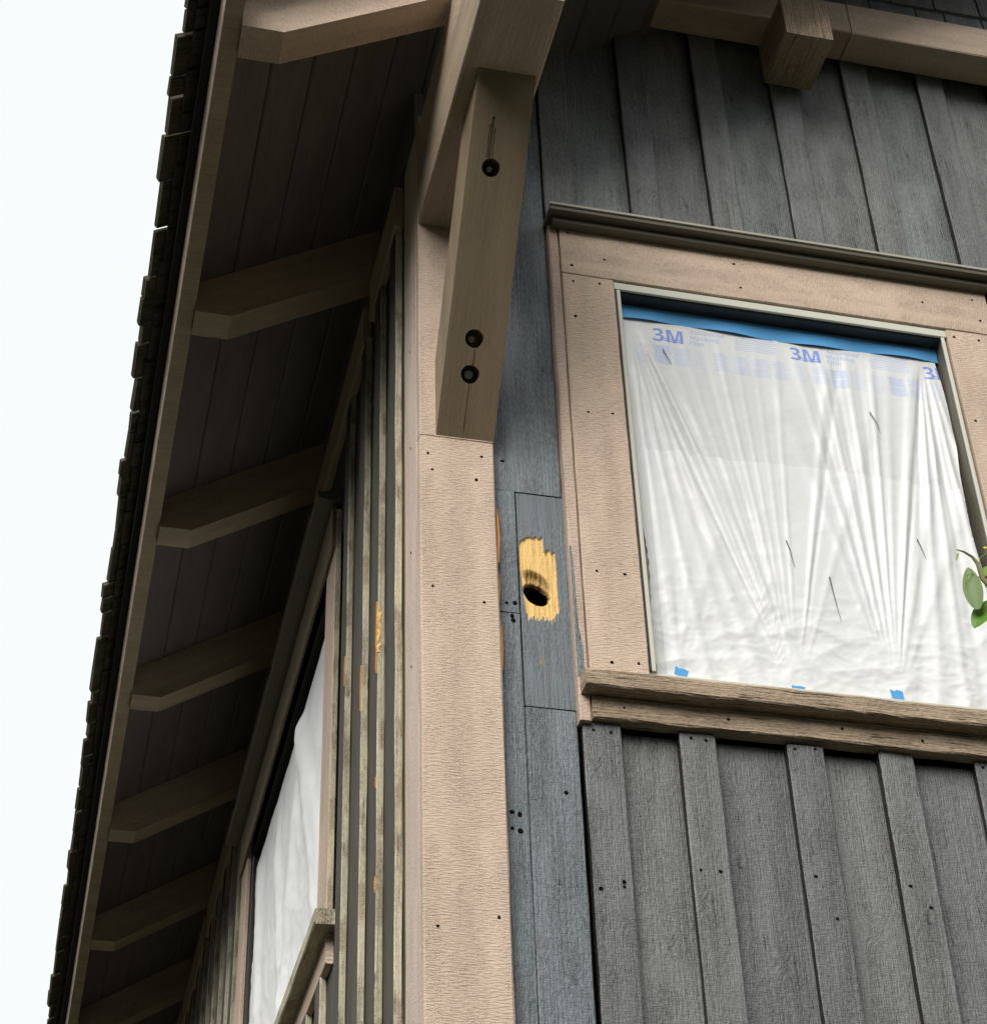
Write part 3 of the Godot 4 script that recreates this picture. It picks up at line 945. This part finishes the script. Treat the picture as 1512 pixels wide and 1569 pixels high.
	for te in [[0.965, 4.475, -0.012, 0.085], [1.068, 4.33, -0.014, 0.13], [1.275, 4.97, -0.022, 0.07], [1.335, 4.56, -0.015, 0.06], [0.70, 5.12, -0.02, 0.05]]:
		var p0 := Vector2(te[0], te[1])
		var pts := []
		for k in 6:
			var f := k / 5.0
			var pp := p0 + Vector2(te[2] * f, te[3] * f)
			pts.append(Vector3(pp.x, pp.y, -0.0478 + surf.call(pp.x, pp.y) * 1.5) - film.position)
		tube(pts, 0.0004, 0.0016, "tear", dark, film)
	# tape along the top and tabs along the sill
	var strip := func(s: float, t: float) -> Vector3:
		var x := lerpf(0.561, 1.498, s)
		var sag := 0.004 * sin(s * 9.0)
		return Vector3(x, lerpf(5.318, 5.268 + sag, t), -0.0505 + 0.004 * sin(s * 23.0) * t + 0.0015)
	var tp := put(film_mesh(60, 3, strip), "tape_strip", M.tape, self)
	tag(tp, "long blue painter's tape strip along the top of the front film", "tape")
	tape_tab(Vector3(0.632, 4.118, -0.036), 0.034, 0.022, -0.2, "small blue tape tab at the lower left corner of the front film", "blue tape tabs")
	tape_tab(Vector3(0.922, 4.106, -0.034), 0.034, 0.014, 0.0, "small flat blue tape tab at the middle of the front film's lower edge", "blue tape tabs")
	tape_tab(Vector3(1.176, 4.115, -0.034), 0.032, 0.034, 0.12, "largest blue tape tab under the pleats of the front film", "blue tape tabs")

func side_film() -> void:
	var nz := FastNoiseLite.new()
	nz.seed = 18
	nz.frequency = 1.0
	nz.fractal_octaves = 3
	var rd := FastNoiseLite.new()
	rd.seed = 31
	rd.frequency = 1.0
	rd.fractal_type = FastNoiseLite.FRACTAL_RIDGED
	rd.fractal_octaves = 3
	var sheet := func(s: float, t: float) -> Vector3:
		var z := lerpf(-1.385, -3.19, s)
		var y := lerpf(5.175 - 0.02 * sin(s * PI) + 0.012 * nz.get_noise_2d(s * 6.0, 9.0), 4.04 + 0.01 * nz.get_noise_2d(s * 9.0, 2.0), t)
		var bulge := 0.012 * sin(s * PI) * sin(t * PI)
		var q := 0.006 * nz.get_noise_2d(z * 2.5, y * 2.0) + 0.005 * rd.get_noise_2d(z * 2.2 + y, y * 3.0) + 0.004 * smoothstep(0.6, 1.0, t) * rd.get_noise_2d(z * 6.0, y * 7.0)
		for fo in [[-1.9, 4.9, 0.5, 0.014], [-2.4, 4.7, 0.35, 0.012], [-2.9, 4.6, 0.2, 0.016], [-1.6, 4.5, 0.6, 0.010], [-2.15, 4.35, -0.3, 0.012]]:
			var dd: float = (z - fo[0]) + (y - fo[1]) * fo[2]
			q += fo[3] * exp(-dd * dd / 0.004)
		var ends := smoothstep(0.0, 0.04, s)
		return Vector3(0.012 - (bulge + q * smoothstep(0.0, 0.1, t)) * ends, y, z)
	var film := thing("masking_film", "white masking film sagging over the side window under the eave", "plastic film", Vector3(0.012, 4.04, -2.3), "masking film over windows")
	var m2 := plain(lin(0.85, 0.86, 0.865), 0.42, 0.5)
	var o := put(film_mesh(140, 110, sheet), "film_sheet", m2, film)
	o.position = -film.position
	tape_tab(Vector3(-0.006, 4.18, -2.2), 0.05, 0.035, 0.4, "blue tape tab on the film of the side window", "blue tape tabs", true)

# ------------------------------------------------------------ aspen twig
func tube(pts: Array, r0: float, r1: float, called: String, mat: Material, parent: Node) -> MeshInstance3D:
	var st := SurfaceTool.new()
	st.begin(Mesh.PRIMITIVE_TRIANGLES)
	st.set_smooth_group(0)
	var k := 8
	for i in pts.size():
		var p: Vector3 = pts[i]
		var d: Vector3 = (pts[mini(i + 1, pts.size() - 1)] - pts[maxi(i - 1, 0)]).normalized()
		var s := d.cross(Vector3(0.3, 0.2, 1)).normalized()
		var t := d.cross(s)
		var r := lerpf(r0, r1, float(i) / (pts.size() - 1))
		for q in k:
			var a := TAU * q / k
			st.set_uv(Vector2(q / 8.0, i * 0.1))
			st.add_vertex(p + (s * cos(a) + t * sin(a)) * r)
	for i in pts.size() - 1:
		for q in k:
			var a := i * k + q
			var b := i * k + (q + 1) % k
			for v in [a, b, a + k, b, b + k, a + k]:
				st.add_index(v)
	st.generate_normals()
	return put(st.commit(), called, mat, parent)

func leaf_mesh(ln: float, wd: float, fold: float, curl: float) -> ArrayMesh:
	var st := SurfaceTool.new()
	st.begin(Mesh.PRIMITIVE_TRIANGLES)
	st.set_smooth_group(0)
	var n := 12
	for i in n + 1:
		var t := float(i) / n
		var half := wd * 0.5 * pow(sin(PI * clampf(0.03 + t * 0.97, 0.0, 1.0)), 0.62) * (1.12 - 0.3 * t)
		for j in 5:
			var s := (j - 2) / 2.0
			st.set_color(Color(1.35, 1.25, 1.1) if j == 2 else Color(1, 1, 1))
			st.add_vertex(Vector3(s * half, t * ln, absf(s) * half * fold - curl * t * t * ln))
	for i in n:
		for j in 4:
			var a := i * 5 + j
			for v in [a, a + 5, a + 1, a + 1, a + 5, a + 6]:
				st.add_index(v)
	st.generate_normals()
	return st.commit()

func aspen() -> void:
	var t := thing("aspen_tree", "green aspen twig with rounded leaves reaching in front of the window", "tree", Vector3(1.95, 0, 1.05))
	var bark := plain(lin(0.22, 0.21, 0.16), 0.9)
	var stem := plain(lin(0.20, 0.19, 0.09), 0.7)
	var base := t.position
	var rel := func(a: Array) -> Array:
		var r := []
		for p in a:
			r.append(p - base)
		return r
	tube(rel.call([Vector3(1.95, 0, 1.05), Vector3(1.97, 1.2, 1.03), Vector3(1.93, 2.4, 1.06), Vector3(1.96, 3.6, 1.02), Vector3(1.99, 4.6, 1.05), Vector3(2.02, 5.4, 1.07)]), 0.045, 0.012, "trunk", bark, t)
	tube(rel.call([Vector3(1.945, 2.9, 1.04), Vector3(1.6, 3.35, 0.9), Vector3(1.25, 3.72, 0.75), Vector3(1.06, 3.87, 0.70), Vector3(1.024, 3.918, 0.70), Vector3(1.021, 3.955, 0.70), Vector3(1.012, 3.972, 0.70), Vector3(0.995, 3.983, 0.70), Vector3(0.979, 3.986, 0.70)]), 0.010, 0.0011, "branch", stem, t)
	var greens := []
	for c in [lin(0.085, 0.20, 0.018), lin(0.095, 0.165, 0.035), lin(0.13, 0.24, 0.02), lin(0.45, 0.40, 0.02)]:
		var m := plain(c, 0.45, 0.4)
		m.vertex_color_use_as_albedo = true
		m.backlight = lin(0.2, 0.3, 0.03)
		m.cull_mode = BaseMaterial3D.CULL_DISABLED
		greens.append(m)
	# the leaves in view: tip position, base position, width, tone
	var seen := [[Vector3(0.993, 3.948, 0.705), Vector3(0.998, 3.838, 0.70), 0.040, 1], [Vector3(0.985, 3.806, 0.69), Vector3(1.045, 3.868, 0.70), 0.058, 0], [Vector3(1.06, 3.965, 0.70), Vector3(1.03, 3.925, 0.70), 0.036, 2], [Vector3(1.058, 4.004, 0.70), Vector3(1.044, 3.998, 0.70), 0.018, 3], [Vector3(0.973, 3.958, 0.70), Vector3(0.982, 3.978, 0.70), 0.006, 2], [Vector3(1.075, 3.915, 0.70), Vector3(1.03, 3.885, 0.71), 0.05, 0]]
	for s in seen:
		var d: Vector3 = s[0] - s[1]
		var o := put(leaf_mesh(d.length(), s[2], 0.18, 0.12), "leaf", greens[s[3]], t)
		var yy := d.normalized()
		var view := Vector3(0.45, -0.55, -0.7)
		var xx := yy.cross(-view).normalized()
		o.transform = Transform3D(Basis(xx, yy, xx.cross(yy)), s[1] - base)
	tube(rel.call([Vector3(1.024, 3.918, 0.70), Vector3(1.0, 3.925, 0.703), Vector3(0.984, 3.915, 0.705), Vector3(0.980, 3.897, 0.706)]), 0.0011, 0.0008, "leaf_stalk", greens[2], t)
	tube(rel.call([Vector3(1.022, 3.94, 0.70), Vector3(1.028, 3.97, 0.70), Vector3(1.044, 3.985, 0.70), Vector3(1.047, 3.998, 0.70)]), 0.0011, 0.0008, "leaf_stalk", greens[2], t)
	# the rest of the crown, beyond the right edge of the picture
	rng.seed = 77
	var shared := [leaf_mesh(0.055, 0.05, 0.15, 0.1), leaf_mesh(0.06, 0.045, 0.25, 0.2)]
	for b in 9:
		var y := 3.0 + 0.27 * b
		var an := rng.randf_range(-1.2, 1.2)
		var ln := rng.randf_range(0.35, 0.6)
		var p0 := Vector3(1.95 + 0.01 * b, y, 1.04)
		var p1 := p0 + Vector3(cos(an) * ln, 0.25, sin(an) * ln)
		tube(rel.call([p0, p0.lerp(p1, 0.5) + Vector3(0, 0.03, 0), p1]), 0.006, 0.0015, "branch", stem, t)
		for q in 9:
			var at := p0.lerp(p1, rng.randf_range(0.3, 1.05)) + Vector3(jit(0.06), jit(0.06), jit(0.06))
			var o := put(shared[q % 2], "leaf", greens[[0, 0, 1, 2][q % 4]], t, at - base)
			o.rotation = Vector3(jit(1.2), jit(3.1), jit(2.2))

# ------------------------------------------------------------ unseen conifer ring, added to block low sky light
func added_woods() -> void:
	rng.seed = 31
	var st := SurfaceTool.new()
	st.begin(Mesh.PRIMITIVE_TRIANGLES)
	st.set_smooth_group(-1)
	for i in 90:
		var a := TAU * i / 90.0 + jit(0.03)
		var d := rng.randf_range(24.0, 36.0)
		var tall := 0.26 if sin(a) < -0.6 else 0.44
		var h := d * tall * rng.randf_range(0.9, 1.2)
		var c := Vector3(2.0 + cos(a) * d, 0, -3.0 + sin(a) * d)
		var r := h * rng.randf_range(0.22, 0.3)
		var n := 9
		for tier in 7:
			var y0 := h * (0.06 + 0.125 * tier)
			var y1 := y0 + h * 0.24
			var rr := r * (1.0 - 0.12 * tier)
			for k in n:
				var a0 := TAU * k / n + tier
				var a1 := TAU * (k + 1) / n + tier
				var q0 := rr * rng.randf_range(0.7, 1.15)
				var p0 := c + Vector3(cos(a0) * q0, y0 - rng.randf() * 0.4, sin(a0) * q0)
				var p1 := c + Vector3(cos(a1) * q0 * 0.8, y0 + rng.randf() * 0.5, sin(a1) * q0 * 0.8)
				for v in [p0, c + Vector3(0, y1, 0), p1]:
					st.set_color(Color(0.03, 0.042, 0.02) * rng.randf_range(0.7, 1.3))
					st.add_vertex(v)
	st.generate_normals()
	var m := plain(Color.WHITE, 0.9, 0.2)
	m.vertex_color_use_as_albedo = true
	m.cull_mode = BaseMaterial3D.CULL_DISABLED
	var o := put(st.commit(), "unseen_wood_ring", m, self)
	tag(o, "unseen dark conifer ring added to block low sky light", "wood")
	o.set_meta("kind", "stuff")
